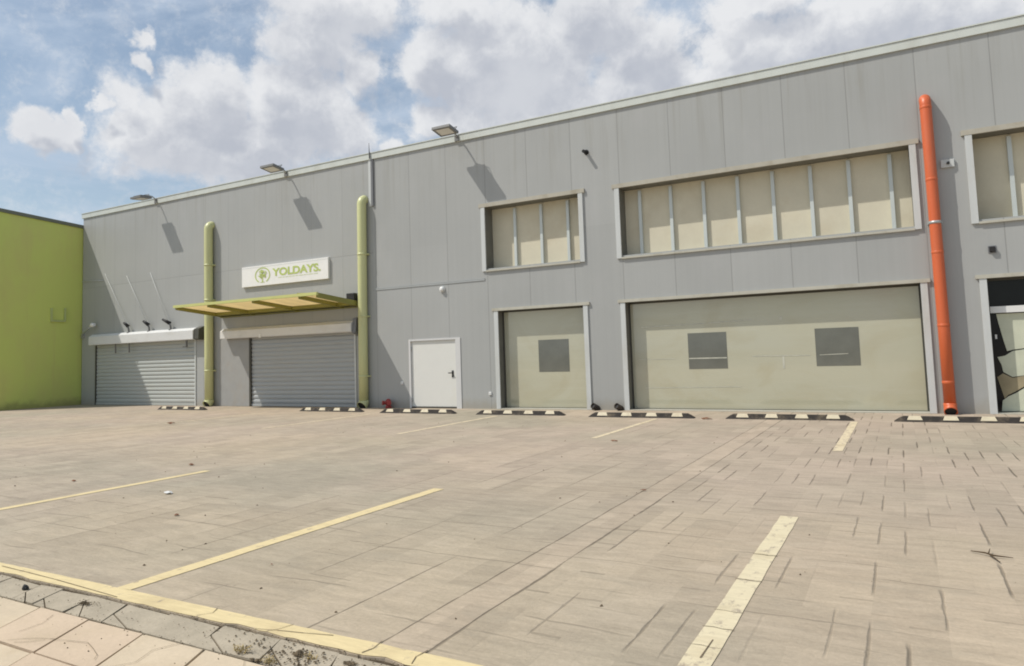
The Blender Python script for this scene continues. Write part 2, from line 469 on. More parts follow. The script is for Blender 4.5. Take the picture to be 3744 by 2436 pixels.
# beige pavers of the pavement, laid askew
pv = MB()
rows = 14; H_ = .435; W_ = .525; SK = .205
for r in range(rows):
    y1 = -15.19 - r*H_; y0 = y1 - H_
    if r > 1 and y0 < -21.5: break
    for c in range(-26, 26):
        x0 = 25.51 + c*W_ + r*SK
        if x0 < 12 or x0 > 42: continue
        gp = .0075
        j = lambda a=.004: rng.uniform(-a, a)
        pv.cur = 0 if rng.random() < .55 else 1
        poly = [(x0 + SK + gp + j(), y0 + gp + j()), (x0 + SK + W_ - gp + j(), y0 + gp + j()),
                (x0 + W_ - gp + j(), y1 - gp + j()), (x0 + gp + j(), y1 - gp + j())]
        pv.slab(poly, .002 + j(.003), -.05)
pv.cur = 0
pv.slab([(-30, -45), (75, -45), (75, -21.9), (-30, -21.9)], 0, -.05)
def strip(mb, pts, w, z):
    pts = [Vector((p[0], p[1], z)) for p in pts]
    for i in range(len(pts)-1):
        a, b_ = pts[i], pts[i+1]
        d = (b_-a).normalized(); n_ = Vector((-d.y, d.x, 0))
        wa = w*rng.uniform(.5, 1.2); wb = w*rng.uniform(.5, 1.2)
        mb.quad(a - n_*wa, b_ - n_*wb, b_ + n_*wb, a + n_*wa)
pv.cur = 2
for pts in ([(26.14,-15.48),(26.25,-15.455),(26.4,-15.42),(26.52,-15.46),(26.62,-15.5),(26.66,-15.54)],
            [(25.93,-15.60),(25.99,-15.55),(26.08,-15.50),(26.17,-15.47)],
            [(26.0,-15.60),(26.07,-15.56),(26.13,-15.50)],
            [(25.75,-15.25),(25.84,-15.36),(25.85,-15.5)],
            [(27.4,-15.2),(27.55,-15.34),(27.7,-15.38)],
            [(26.9,-15.19),(26.84,-15.33),(26.9,-15.47),(26.8,-15.6)]):
    strip(pv, pts, .0015, .0085)
structure(pv.build('pavement', [M['pav_a'], M['pav_b'], M['crack']]))

# painted lines on the car park
def jitter_rect(x0, x1, y0, y1, z, n=18, a=.006, along='y'):
    mb = MB()
    L, Rr = [], []
    for i in range(n+1):
        t = i/n
        if along == 'y':
            y = y0 + (y1-y0)*t
            L.append((x0 + rng.uniform(-a, a), y)); Rr.append((x1 + rng.uniform(-a, a), y))
        else:
            x = x0 + (x1-x0)*t
            L.append((x, y0 + rng.uniform(-a, a))); Rr.append((x, y1 + rng.uniform(-a, a)))
    b = 0
    for p in L: mb.v.append(Vector((*p, z)))
    for p in Rr: mb.v.append(Vector((*p, z)))
    for i in range(n):
        mb.face([i, i+1, n+1+i+1, n+1+i])
    return mb
LZ = .004
for (x0, x1, y0, y1, mk) in (
    (25.595, 25.735, -14.735, -10.86, 'yellow'),
    (21.575, 21.705, -14.735, -10.84, 'yellow'),
    (29.41, 29.56, -14.735, -10.90, 'pale_yellow'),
    (33.40, 33.55, -14.735, -10.9, 'pale_yellow'),
    (25.53, 25.64, -5.85, -2.15, 'worn_yellow'),
    (21.40, 21.52, -6.15, -2.1, 'worn_yellow'),
    (29.50, 29.63, -6.45, -2.1, 'worn_yellow'),
    (17.35, 17.46, -6.0, -2.1, 'worn_yellow'),
    (13.3, 13.41, -5.6, -2.1, 'worn_yellow')):
    pl = jitter_rect(x0, x1, y0, y1, LZ, a=.004)
    if mk == 'pale_yellow':
        pl.cur = 1
        for yy, w_ in ((-12.24,.006),(-12.88,.006),(-13.5,.002),(-13.78,.003),(-14.05,.002)):
            strip(pl, [(x0-.01, yy), (x0+.05, yy+.008), (x0+.1, yy-.004), (x1+.01, yy+.004)], w_, LZ+.002)
        strip(pl, [(x0+.085,-13.95),(x0+.08,-14.2)], .004, LZ+.002)
    structure(pl.build('painted_line', [M[mk], M['crack']]))
kl = MB()                                        # the long line follows the broken edge
up = [(x, -14.735 + rng.uniform(-.005, .005)) for x, y in EDGE if x > 17]
lo = [(x, y + .006) for x, y in EDGE if x > 17]
n = len(up)
for p in up: kl.v.append(Vector((*p, LZ)))
for p in lo: kl.v.append(Vector((*p, LZ)))
for i in range(n-1): kl.face([i, i+1, n+i+1, n+i])
kl.cur = 1
strip(kl, [(24.2,-14.79),(24.6,-14.80),(25.0,-14.815),(25.4,-14.84),(25.8,-14.865)], .0035, LZ+.003)
strip(kl, [(27.11,-14.872),(27.25,-14.835),(27.42,-14.80),(27.6,-14.755)], .0025, LZ+.003)
strip(kl, [(27.9,-14.70),(27.92,-14.80),(27.9,-14.87)], .0035, LZ+.003)
strip(kl, [(28.2,-14.70),(28.19,-14.79),(28.22,-14.87)], .0035, LZ+.003)
strip(kl, [(26.62,-14.73),(26.66,-14.80),(26.6,-14.87)], .0025, LZ+.003)
strip(kl, [(27.27,-14.73),(27.24,-14.82),(27.2,-14.87)], .0025, LZ+.003)
structure(kl.build('kerb_line', [M['yellow'], M['crack']]))

# ------------------------------------------------------------------ grey warehouse
WH = thing('warehouse', (20, 0, 0), 'long grey metal clad warehouse with blocked windows, whitewashed shopfronts and two roller shutters', 'warehouse')
WX0, WX1, DEPTH = 0.0, 46.0, 24.0
UW = [(20.09, 23.05, 4.05, 5.86), (24.22, 30.89, 4.04, 5.84), (32.05, 38.6, 4.04, 5.86)]
LW = [(20.43, 23.07, 0, 2.80), (24.25, 30.91, 0, 2.80), (32.10, 38.5, 0, 2.80)]
DOOR = (17.23, 19.10, 0, 2.08)
SH = [(0.98, 7.35, 0, 2.55), (10.2, 15.13, 0, 2.50)]
OPEN = [(o, .45) for o in UW] + [(o, .36) for o in LW] + [(DOOR, .10), (SH[0], .10), (SH[1], .12)]
xs = sorted({WX0, WX1} | {v for o, d in OPEN for v in o[:2]})
zs = sorted({0.0, 8.0} | {v for o, d in OPEN for v in o[2:]})
bm = bmesh.new()
vg = {(i, k): bm.verts.new((x, 0, z)) for i, x in enumerate(xs) for k, z in enumerate(zs)}
def inside(xc, zc):
    return any(o[0] < xc < o[1] and o[2] < zc < o[3] for o, d in OPEN)
for i in range(len(xs)-1):
    for k in range(len(zs)-1):
        if inside((xs[i]+xs[i+1])/2, (zs[k]+zs[k+1])/2): continue
        bm.faces.new([vg[i,k], vg[i+1,k], vg[i+1,k+1], vg[i,k+1]])
for v in [v for v in bm.verts if not v.link_faces]: bm.verts.remove(v)
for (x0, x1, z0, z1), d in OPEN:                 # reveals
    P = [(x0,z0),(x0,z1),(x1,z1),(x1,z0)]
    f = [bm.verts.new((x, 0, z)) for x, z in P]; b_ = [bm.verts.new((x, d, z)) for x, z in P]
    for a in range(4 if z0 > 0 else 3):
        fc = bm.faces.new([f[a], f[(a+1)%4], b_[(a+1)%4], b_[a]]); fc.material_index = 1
back = [bm.verts.new(p) for p in ((WX0,0,0),(WX0,0,8),(WX0,DEPTH,8),(WX0,DEPTH,0),(WX1,DEPTH,8),(WX1,DEPTH,0),(WX1,0,8),(WX1,0,0))]
for q in ((0,1,2,3),(3,2,4,5),(5,4,6,7)): bm.faces.new([back[i] for i in q])
bmesh.ops.remove_doubles(bm, verts=bm.verts, dist=1e-4)
bmesh.ops.recalc_face_normals(bm, faces=bm.faces)
me = bpy.data.meshes.new('wall'); bm.to_mesh(me); bm.free()
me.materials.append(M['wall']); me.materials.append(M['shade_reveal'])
wall = bpy.data.objects.new('wall', me); COL.objects.link(wall); wall.parent = WH
wall.matrix_parent_inverse = Matrix.Translation((-20, 0, 0))
fl = MB(); fl.box(15.97, 20.02, -.016, -.002, 3.715, 3.765); fl.cur = 0; fl.box(15.97, 20.02, -.020, -.002, 3.765, 3.78)
fl.build('flashing', M['galv'], wall)

roof = MB().box(WX0-.02, WX1+.02, .02, DEPTH+.02, 8.002, 8.10).build('roof', M['roof'], WH)
fa = MB(); fa.prism([(-.045,7.985),(-.045,8.17),(-.01,8.175),(-.01,8.0),(.018,8.0),(.018,7.985)][::-1], 'x', WX0-.06, WX1+.06)
fo = fa.build('fascia', M['fascia'], roof)
MB().box(WX0-.08, WX1+.08, -.062, .2, 8.178, 8.205).build('coping', M['fascia'], roof)

def upper_window(o, studs):
    x0, x1, z0, z1 = o
    w = MB()
    # the boards behind are set in lengths with open joints
    js = [x0+.001] + [s+.35 for s in studs][:-1:1] + [x1-.001]
    js = sorted(set([x0+.001] + [s+.02 for s in studs] + [x1-.001]))
    for a, b_ in zip(js, js[1:]):
        w.box(a+.002, b_-.002, .42, .447, z0+.002, z1-.002)
    win = w.build('window', M['board'], WH)
    for a in (x0-.13, x1):
        MB().box(a, a+.13, -.045, -.001, z0-.075, z1).build('jamb', M['trim'], win)
    MB().box(x0-.19, x1+.19, -.052, -.001, z1+.001, z1+.112).build('lintel', M['head'], win)
    MB().prism([(-.052,z0-.09),(-.052,z0-.045),(.41,z0+.03),(.41,z0+.004),(-.0,z0-.055),(-.0,z0-.09)], 'x', x0+.001, x1-.001).build('sill', M['sill'], win)
    for s in studs:
        MB().box(s-.042, s+.038, .345, .419, z0+.031, z1-.055).build('stud', M['stud'], win)
    return win
upper_window(UW[0], [20.88, 21.73, 22.56])
upper_window(UW[1], [24.655, 25.485, 26.33, 27.17, 27.995, 28.845, 29.665, 30.505])
upper_window(UW[2], [32.73 + .84*i for i in range(7)])

def shopfront(o, film=True, name='shop_window'):
    x0, x1, z0, z1 = o
    w = MB().box(x0+.03, x1-.03, .28, .30, .03, z1-.03)
    win = w.build(name, M['film'] if film else M['glass_dark'], WH)
    fr = MB()                                    # one mitred frame
    ou = [(x0+.001,.005),(x1-.001,.005),(x1-.001,z1-.001),(x0+.001,z1-.001)]
    iu = [(x0+.035,.035),(x1-.035,.035),(x1-.035,z1-.045),(x0+.035,z1-.045)]
    for yy in (.235, .33):
        for p in ou + iu: fr.v.append(Vector((p[0], yy, p[1])))
    for k in range(4):
        q = (k+1) % 4
        fr.face([k, q, 4+q, 4+k]); fr.face([8+k, 8+q, 12+q, 12+k])
        fr.face([k, q, 8+q, 8+k]); fr.face([4+k, 4+q, 12+q, 12+k])
    fr.build('frame', M['dark_frame'], win)
    for a in (x0-.13, x1):
        MB().box(a, a+.13, -.035, -.001, .004, z1).build('jamb', M['trim'], win)
    MB().box(x0-.19, x1+.19, -.05, -.001, z1+.001, z1+.08).build('lintel', M['sill'], win)
    MB().box(x0+.001, x1-.001, -.03, .234, .001, .022).build('threshold', M['sill'], win)
    return win
w1 = shopfront(LW[0])
w2 = shopfront(LW[1])
w3 = shopfront(LW[2], False)
def patch(win, a, b_, c, d):
    return MB().box(a, b_, .2765, .2795, c, d).build('clear_square', M['sq'], win)
patch(w1, 21.54, 22.475, 1.02, 1.92)
patch(w2, 25.76, 26.715, 1.025, 1.93); patch(w2, 28.725, 29.645, 1.04, 1.915)
SM = mat('pale_glass_streak', (.52,.515,.43), .5, .3, var=.2, vscale=9)  # pale strips paint in wire reflections and cracks on the glass
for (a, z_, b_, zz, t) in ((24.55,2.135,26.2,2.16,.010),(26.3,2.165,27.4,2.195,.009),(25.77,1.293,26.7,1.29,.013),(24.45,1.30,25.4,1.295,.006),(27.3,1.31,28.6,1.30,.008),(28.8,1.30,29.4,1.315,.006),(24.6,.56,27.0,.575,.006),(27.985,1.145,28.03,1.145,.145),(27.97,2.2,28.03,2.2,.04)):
    q_ = MB(); q_.quad((a,.2755,z_-t),(b_,.2755,zz-t),(b_,.2755,zz+t),(a,.2755,z_+t)); q_.build('glass_streak', SM, w2)
# torn whitewash and a pale transom bar in the shop window at the right
MB().box(32.135, 38.465, .19, .2788, 2.08, 2.215).build('transom', M['white'], w3)
def sheet(pts, m):
    b_ = MB(); n = len(pts)
    b_.prism([(p[0], p[1]) for p in pts], 'y', .262, .266)
    return b_.build('torn_film', m, w3)
def wav(x0, x1, z, a=.02, n=14):
    return [(x0+(x1-x0)*i/n, z+rng.uniform(-a, a)) for i in range(n+1)]
sheet([(32.24,2.06)] + [(32.27,1.85),(32.33,1.5),(32.375,1.28),(32.47,1.305),(32.66,1.33)] + wav(33, 38.4, 1.33, .008) + [(38.4,2.06)], M['torn'])
sheet([(32.20,1.16),(32.33,1.185),(32.47,1.28),(32.66,1.308)] + wav(33, 38.4, 1.30, .008) + wav(38.4, 33, .79) + [(32.6,.77),(32.43,.745),(32.28,.85),(32.26,1.0)], M['torn'])
sheet([(32.17,.745),(32.27,.82),(32.43,.725)] + wav(32.6, 38.4, .765) + wav(38.4, 33, .60) + [(32.61,.545),(32.45,.44),(32.33,.375),(32.265,.30)], M['torn_brown'])
sheet([(32.2,.04),(32.23,.26),(32.33,.345),(32.46,.41),(32.62,.52)] + wav(33, 38.4, .575) + [(38.4,.04)], M['torn'])
MB().box(32.19, 32.225, .2675, .2692, 1.54, 1.63).build('sticker', M['white'], w3)

# white steel door
d = MB().box(17.30, 18.94, .03, .075, .045, 2.035).build('door', M['door'], WH, bevel=.006)
df = MB().prism([(17.232,.001),(17.298,.001),(17.298,2.04),(18.942,2.04),(18.942,.001),(19.115,.001),(19.115,2.095),(17.232,2.095)], 'y', -.02, .09)
df.build('frame', M['door_frame'], d)
MB().box(17.30, 18.94, -.01, .08, .001, .04).build('threshold', M['dark_frame'], d)
hb = MB().box(18.77, 18.83, .018, .0295, .92, 1.12); hb.tube([(18.80,.03,1.05),(18.80,-.03,1.05),(18.68,-.035,1.05)], .014, 8)
hb.build('handle', M['black'], d)
for z in (1.80, .25):
    MB().tube([(17.305,.012,z-.06),(17.305,.012,z+.06)], .013, 8).build('hinge', M['galv'], d)

# roller shutters
def curtain(mb, x0, x1, z0, z1, y, p=.15):
    prof = []
    z = z0
    while z < z1 - .01:
        e = min(z + p, z1); s = e - z
        prof += [(y+.016, z), (y+.002, z+.14*s), (y-.010, z+.35*s), (y-.012, z+.62*s), (y-.004, z+.85*s), (y+.014, z+.95*s)]
        z = e
    prof.append((y+.016, z1))
    b = len(mb.v); n = len(prof)
    for X in (x0, x1):
        for (yy, zz) in prof: mb.v.append(Vector((X, yy, zz)))
    for i in range(n-1): mb.face([b+i, b+n+i, b+n+i+1, b+i+1])
def shutter(o, hood, y, m, left_rail=True):
    x0, x1, z0, z1 = o
    c = MB(); curtain(c, x0+.07, x1-.05, .10, z1-.002, y)
    s = c.build('roller_shutter', m, WH)
    MB().box(x0+.07, x1-.05, y-.028, y+.02, .012, .098).build('bottom_bar', m, s)
    r = MB().box(x0+.001, x0+.075, -.02, y+.03, .002, z1-.003)
    r.build('guide_rail', M['dark_frame'], s)
    r = MB().box(x1-.06, x1-.001, -.03, y+.03, .002, z1-.003)
    r.build('guide_rail', M['trim'], s)
    hx0, hx1, hz0, hz1, hd = hood
    h = MB().prism([(-.001,hz0),(-.001,hz1),(-.14,hz1),(-hd,hz1-.10),(-hd,hz0+.02),(-hd+.03,hz0)][::-1], 'x', hx0, hx1)
    h.build('hood', M['hood'], s, bevel=.006)
    return s
s1 = shutter(SH[0], (0.96, 7.53, 2.47, 2.92, .30), .02, M['shutter'])
MB().prism([(-.001,2.46),(-.001,2.97),(-.24,2.87),(-.27,2.5),(-.2,2.46)][::-1], 'x', 7.535, 7.80).build('motor_cover', M['dark_frame'], s1)
for X in (2.63, 3.52): MB().box(X-.018, X+.018, -.20, -.15, 2.10, 2.47).build('bracket', M['lamp'], s1)
br = MB().box(6.94, 6.99, -.16, -.1, 2.2, 2.47); br.box(6.76, 6.94, -.15, -.11, 2.2, 2.245); br.build('bracket', M['lamp'], s1)
s2 = shutter(SH[1], (9.02, 15.17, 2.42, 2.80, .30), .05, M['shutter_dk'])
MB().prism([(-.001,2.3),(-.001,2.9),(-.2,2.85),(-.26,2.4)][::-1], 'x', 15.175, 15.33).build('motor_cover', M['conduit'], s2)
MB().box(11.02, 11.12, -.32, -.302, 2.40, 2.53).build('latch', M['white'], s2)
fp = MB().box(8.62, 10.195, -.016, -.001, .01, 2.40)
fp.build('side_panel', mat('grey_side_panel', (.33,.33,.32), .5, .4, var=.06, dirt=(.34,.29,.22), dirt_amt=.4), s2)

# ------------------------------------------------------------------ green building
GB = thing('green_building', (-6, 0, 0), 'lime green rendered building with a dark roof edge meeting the grey warehouse', 'building')
gt = lambda y: 7.70 - .066*y
GY0, GY1 = -3.5, 9.0
gw = MB()
gw.prism([(GY0,-.02),(GY1,-.02),(GY1,gt(GY1)-.14),(GY0,gt(GY0)-.14)], 'x', -14, -.06)
gw.build('wall', M['green'], GB)
gr = MB()
gr.prism([(GY0-.06,gt(GY0)-.135),(GY1+.1,gt(GY1)-.135),(GY1+.1,gt(GY1)),(GY0-.06,gt(GY0))], 'x', -14.1, -.005)
gr.build('roof', mat('roof_edge', (.15,.16,.12), .6, .4), GB)
GT = thing('wall_bracket', (-.06, -1.0, 3.5), 'pale green U shaped metal bracket on the lime green wall', 'bracket')
b_ = MB().prism([(-1.30,3.50),(-.70,3.50),(-.70,4.08),(-.75,4.08),(-.75,3.56),(-1.25,3.56),(-1.25,4.05),(-1.30,4.05)], 'x', -.058, .03)
b_.build('frame', mat('pale_green_metal', (.46,.52,.22), .5), GT)
MB().box(-.058, -.035, -1.24, -.76, 3.57, 4.0).build('plate', M['green'], GT)

# ------------------------------------------------------------------ awning
AW = thing('awning', (12.1, 0, 3.3), 'yellow green awning of translucent panels jutting over the wide shutter', 'awning')
az = lambda dd: 3.31 + .09*dd
AX0, AX1, AD = 8.82, 15.32, 2.0
RX = [8.82, 10.46, 12.58, 14.60, 15.32]          # rafters
M['awning_panel'] = translucent_mat('yellow_polycarbonate', (.92,.81,.56))
for a, b2 in zip(RX, RX[1:]):
    MB().prism([(-.34, az(.34)+.055), (-AD+.06, az(AD-.06)+.055), (-AD+.06, az(AD-.06)+.068), (-.34, az(.34)+.068)], 'x', a+.045, b2-.045).build('panel', M['awning_panel'], AW)
for X in RX:
    MB().prism([(-.001, az(0)-.075), (-AD+.05, az(AD-.05)-.055), (-AD+.05, az(AD-.05)+.085), (-.001, az(0)+.085)], 'x', X-.045, X+.045).build('rafter', M['olive'], AW)
MB().prism([(-.003, az(0)-.05), (-.335, az(.335)-.05), (-.335, az(.335)+.075), (-.003, az(0)+.075)], 'x', RX[0]+.046, RX[-1]-.046).build('back_plate', M['olive'], AW)
MB().box(AX0-.05, AX1+.05, -AD-.03, -AD+.049, az(AD)+.005, az(AD)+.095).build('front_beam', M['lime_beam'], AW)
MB().box(AX0-.03, AX1+.03, -.12, -.002, az(0)-.10, az(0)-.077).build('wall_plate', M['olive'], AW)
fb = MB(); fb.tube([(14.5,-1.95,3.60),(14.9,-1.6,3.60)], .02, 6); fb.build('cable_stub', M['olive'], AW)

# ------------------------------------------------------------------ drainpipes
def drainpipe(name, x, dpt, r, ztop, m, label, cat, grp, collars, x_bot=None, brk=(), shoe=True):
    t = thing('drainpipe', (x, -dpt, 0), label, cat, grp)
    xb = x if x_bot is None else x_bot
    zb = .20 if shoe else .02
    path = []
    rr = .17
    for a in range(0, 91, 15):
        an = R(a); path.append((x, -dpt + rr*(1-math.sin(an)) if False else -dpt + rr - rr*math.sin(an), ztop - rr + rr*math.cos(an)))
    path = [(x, .005, ztop)] + [p for p in path if p[1] < 0] 
    path += [(x + (xb-x)*k, -dpt, (ztop-rr)*(1-k) + zb*k) for k in (.25, .5, .75, 1.0)]
    mb = MB().tube(path, r, 20)
    mb.build('pipe', m, t)
    for zc in collars:
        k = (ztop - zc)/(ztop - zb); xc = x + (xb-x)*k
        MB().tube([(xc,-dpt,zc-.03),(xc,-dpt,zc-.02),(xc,-dpt,zc+.02),(xc,-dpt,zc+.03)], [r*1.01,r*1.045,r*1.045,r*1.01], 20).build('collar', m, t)
    if shoe:
        s = MB()
        s.tube([(xb,-dpt,.235),(xb,-dpt,.17),(xb,-dpt-.04,.11),(xb,-dpt-.12,.055)], [r*1.08,r*1.08,r*1.08,r*1.12], 20, cap=False)
        sh = s.build('shoe', m, t)
        md = sh.modifiers.new('Solidify', 'SOLIDIFY'); md.thickness = .012; md.offset = -1
        MB().tube([(xb,-dpt-.055,.093),(xb,-dpt-.085,.075)], r*.98, 16).build('opening', M['black'], t)
    for zc in brk:
        k = (ztop - zc)/(ztop - zb); xc = x + (xb-x)*k
        b3 = MB(); b3.tube([(xc,-dpt,zc-.03),(xc,-dpt,zc+.03)], r*1.06, 20); b3.box(xc-r*1.2, xc+r*1.2, -dpt+.01, -.001, zc-.025, zc+.025)
        b3.build('bracket', M['galv'] if m is M['orange'] else m, t)
    return t
drainpipe('a', 8.24, .165, .155, 6.72, M['lime'], 'lime green drainpipe at the left end of the awning, nearer the green building', 'drainpipe', 'drainpipes on the warehouse front', (), x_bot=8.27, brk=(5.2, 3.9, 1.3), shoe=True)
drainpipe('b', 15.58, .15, .15, 6.70, M['lime'], 'lime green drainpipe between the awning and the white door', 'drainpipe', 'drainpipes on the warehouse front', (), x_bot=15.53, brk=(4.9, 2.9, 1.0), shoe=True)
drainpipe('c', 31.255, .18, .112, 6.78, M['orange'], 'bright orange plastic drainpipe between the upper windows', 'drainpipe', 'drainpipes on the warehouse front', (6.56, 4.98, 3.41, 1.86, .67), x_bot=31.275, brk=(4.05,), shoe=True)
PL = thing('wall_socket', (31.58, 0, 5.32), 'pale square plate with a black centre behind the orange drainpipe', 'wall plate')
MB().box(31.46, 31.70, -.05, -.001, 5.23, 5.40).build('plate', M['trim'], PL)
MB().tube([(31.59,-.052,5.315),(31.59,-.09,5.315)], .03, 12).build('outlet', M['black'], PL)

# ------------------------------------------------------------------ sign
SG = thing('signboard', (12, 0, 4.6), 'white shop sign with a green tree emblem and lettering above the awning', 'sign')
MB().box(9.93, 14.05, -.085, -.002, 4.245, 4.965).build('panel', M['sign'], SG, bevel=.004)
MB().box(9.93, 14.05, -.088, -.0855, 4.905, 4.915).build('seam', M['trim'], SG)
em = MB()
cx, cz, yy = 10.98, 4.61, -.092
def ring(r0, r1, a0, a1, n=32):
    for i in range(n):
        u, v = R(a0+(a1-a0)*i/n), R(a0+(a1-a0)*(i+1)/n)
        em.quad((cx+r0*1.35*math.cos(u),yy,cz+r0*math.sin(u)),(cx+r1*1.35*math.cos(u),yy,cz+r1*math.sin(u)),(cx+r1*1.35*math.cos(v),yy,cz+r1*math.sin(v)),(cx+r0*1.35*math.cos(v),yy,cz+r0*math.sin(v)))
ring(.245, .28, -60, 240)
er = random.Random(3)
for k in range(44):                                # leaves of the little tree
    a = er.uniform(0, 2*math.pi); q = .15*math.sqrt(er.random())
    px, pz = cx + q*1.35*math.cos(a), cz + .05 + q*math.sin(a); s = er.uniform(.028, .045)
    t = er.uniform(0, 3.1)
    c_, s_ = math.cos(t)*s, math.sin(t)*s
    y_ = yy - k*.0004; em.quad((px-c_*1.3, y_, pz-s_), (px+s_*.8, y_, pz-c_*.6), (px+c_*1.3, y_, pz+s_), (px-s_*.8, y_, pz+c_*.6))
em.quad((cx-.03,yy,cz-.24),(cx+.03,yy,cz-.24),(cx+.02,yy,cz-.03),(cx-.02,yy,cz-.03))
em.quad((cx-.11,yy-.001,cz-.255),(cx+.11,yy-.001,cz-.255),(cx+.11,yy-.001,cz-.238),(cx-.11,yy-.001,cz-.238))
em.build('emblem', M['lettering'], SG)
def lettering(txt, x, z, size, sx, m, name, offset=0.0):
    cu = bpy.data.curves.new(name, 'FONT'); cu.body = txt; cu.size = size; cu.extrude = .002; cu.offset = offset
    tmp = bpy.data.objects.new(name+'_tmp', cu); COL.objects.link(tmp)
    bpy.context.view_layer.update()
    me_ = bpy.data.meshes.new_from_object(tmp.evaluated_get(bpy.context.evaluated_depsgraph_get()))
    bpy.data.objects.remove(tmp)
    Mx = Matrix.Translation((x, -.091, z)) @ Matrix.Rotation(R(90), 4, 'X') @ Matrix.Diagonal((sx, 1, 1, 1))
    me_.transform(Mx); me_.materials.clear(); me_.materials.append(m)
    o = bpy.data.objects.new(name, me_); COL.objects.link(o); o.parent = SG
    o.matrix_parent_inverse = Matrix.Translation(-SG.location)
    return o
lettering('YOLDAYS.', 11.50, 4.545, .36, 1.34, M['lettering'], 'lettering', .012)
tg = MB()
X = 11.75
while X < 13.5:
    w_ = er.uniform(.08, .2); tg.quad((X,-.0905,4.455),(X+w_,-.0905,4.455),(X+w_,-.0905,4.478),(X,-.0905,4.478)); X += w_ + .03
tg.build('tagline', M['lettering_pale'], SG)

# ------------------------------------------------------------------ floodlights on the roof edge
def floodlight(x, tilt, label):
    t = thing('floodlight', (x, 0, 8.05), label, 'floodlight', 'floodlights on the roof edge')
    MB().box(x-.07, x+.07, -.075, -.047, 7.99, 8.16).build('base_plate', M['lamp'], t)
    MB().tube([(x,-.06,8.10),(x,-.12,8.18),(x,-.22,8.235),(x,-.38,8.245),(x,-.5,8.22)], .026, 8).build('arm', M['galv'], t)
    Mx = Matrix.Translation((x, -.44, 8.10)) @ Matrix.Rotation(R(tilt), 4, 'X')
    h = MB(); W = .31
    b = len(h.v)
    h.box(-W, W, -.50, 0, -.03, .045, Mx); h.box(-W*.72, W*.72, -.42, -.06, .046, .09, Mx)
    ho = h.build('lamp_head', M['lamp'], t)
    MB().box(-W+.085, W-.085, -.42, -.08, -.0335, -.0305, Mx).build('lens', M['lens'], ho)
    yk = MB()
    for s in (-1, 1):
        yk.tube([Mx @ Vector((s*(W+.006), -.2, .01)), Mx @ Vector((s*(W+.006), -.12, .13)), Mx @ Vector((0, -.05, .16))], .012, 6)
    yk.build('yoke', M['lamp'], ho)
    return t
floodlight(4.99, 4, 'dark grey floodlight on the roof edge nearest the green building, head held level')
floodlight(12.13, -8, 'floodlight on the roof edge above the white shop sign')
floodlight(19.22, -10, 'floodlight on the roof edge above the small upper window, white lens showing')

# conduit and rod on the roof edge by the second green pipe
CD = thing('lightning_rod', (15.87, 0, 6.6), 'thin dark lightning rod and conduit above the second green drainpipe', 'lightning rod')
MB().tube([(15.88,-.075,8.0),(15.87,-.075,8.2),(15.86,-.075,8.52)], [.022,.018,.008], 8).build('rod', M['conduit'], CD)
MB().box(15.89, 15.975, -.05, -.002, 6.45, 7.98).build('conduit', M['conduit'], CD)
MB().box(15.77, 15.885, -.02, -.002, 6.45, 7.98).build('cover_strip', M['trim'], CD)

# ------------------------------------------------------------------ small fittings on the front
def spot(x, lean, rod_top, label):
    t = thing('spotlight', (x, -.15, 2.92), label, 'spotlight', 'spotlights over the left shutter')
    MB().tube([(x,-.12,2.90),(x,-.12,2.935)], .085, 12).build('base', M['lamp'], t)
    MB().tube([(x,-.12,2.93),(x-.02,-.13,3.08),(x-.08*lean,-.16,3.2)], .035, 8).build('stem', M['lamp'], t)
    MB().tube([(x-.03*lean,-.14,3.16),(x-.24*lean,-.22,3.32)], [.075,.045], 10).build('lamp_head', M['black'], t)
    MB().tube([(x-.10*lean,-.15,3.25), rod_top], .008, 6).build('stay_wire', M['trim'], t)
spot(3.42, .8, (1.62,-.03,5.46), 'small black spotlight with a pale stay, leftmost over the narrower shutter')
spot(4.72, 1.0, (3.10,-.03,5.24), 'small black spotlight, middle one of three over the narrower shutter')
spot(6.03, 1.5, (4.62,-.03,5.25), 'small black spotlight nearest the first green drainpipe, head leaning left')
WL = thing('wall_lamp', (.1, -.1, 2.95), 'pale goosenecked wall lamp in the corner by the green building', 'wall lamp')
MB().tube([(.06,-.06,2.88),(.25,-.14,2.98),(.6,-.18,3.12),(.95,-.2,3.27)], .035, 8).build('arm', M['galv'], WL)
MB().tube([(.92,-.2,3.27),(1.05,-.2,3.33),(1.2,-.2,3.33)], [.05,.09,.06], 12).build('lamp_head', M['white'], WL)
MB().box(.02, .16, -.06, -.002, 2.80, 2.98).build('base', M['galv'], WL)
CB = thing('cable', (.8, 0, 5.2), 'thin pale cable running level across the shaded corner of the warehouse', 'cable')
MB().tube([(.02,-.03,5.24),(.7,-.03,5.22),(1.5,-.03,5.18)], .014, 6).build('wire', M['trim'], CB)
FB = thing('black_floodlight', (15.2, 0, 3.5), 'black box floodlight at the right end of the awning', 'floodlight')
MB().box(15.04, 15.36, -.34, -.16, 3.40, 3.66, None).build('housing', M['black'], FB, bevel=.01)
MB().box(15.16, 15.24, -.16, -.002, 3.45, 3.60).build('bracket', M['lamp'], FB)
CM = thing('security_camera', (23.34, 0, 6.96), 'small black camera stub high between two upper windows', 'camera')
MB().tube([(23.34,-.001,6.96),(23.34,-.02,6.96)], .07, 12).build('base', M['black'], CM)
MB().tube([(23.34,-.02,6.96),(23.335,-.11,6.955),(23.33,-.2,6.95)], .045, 12).build('housing', M['black'], CM)
JB = thing('vent_outlet', (32.25, 0, 3.4), 'small black square outlet on the wall right of the orange drainpipe', 'wall outlet')
MB().box(32.19, 32.29, -.07, -.001, 3.34, 3.45).build('cover', M['black'], JB, bevel=.008)
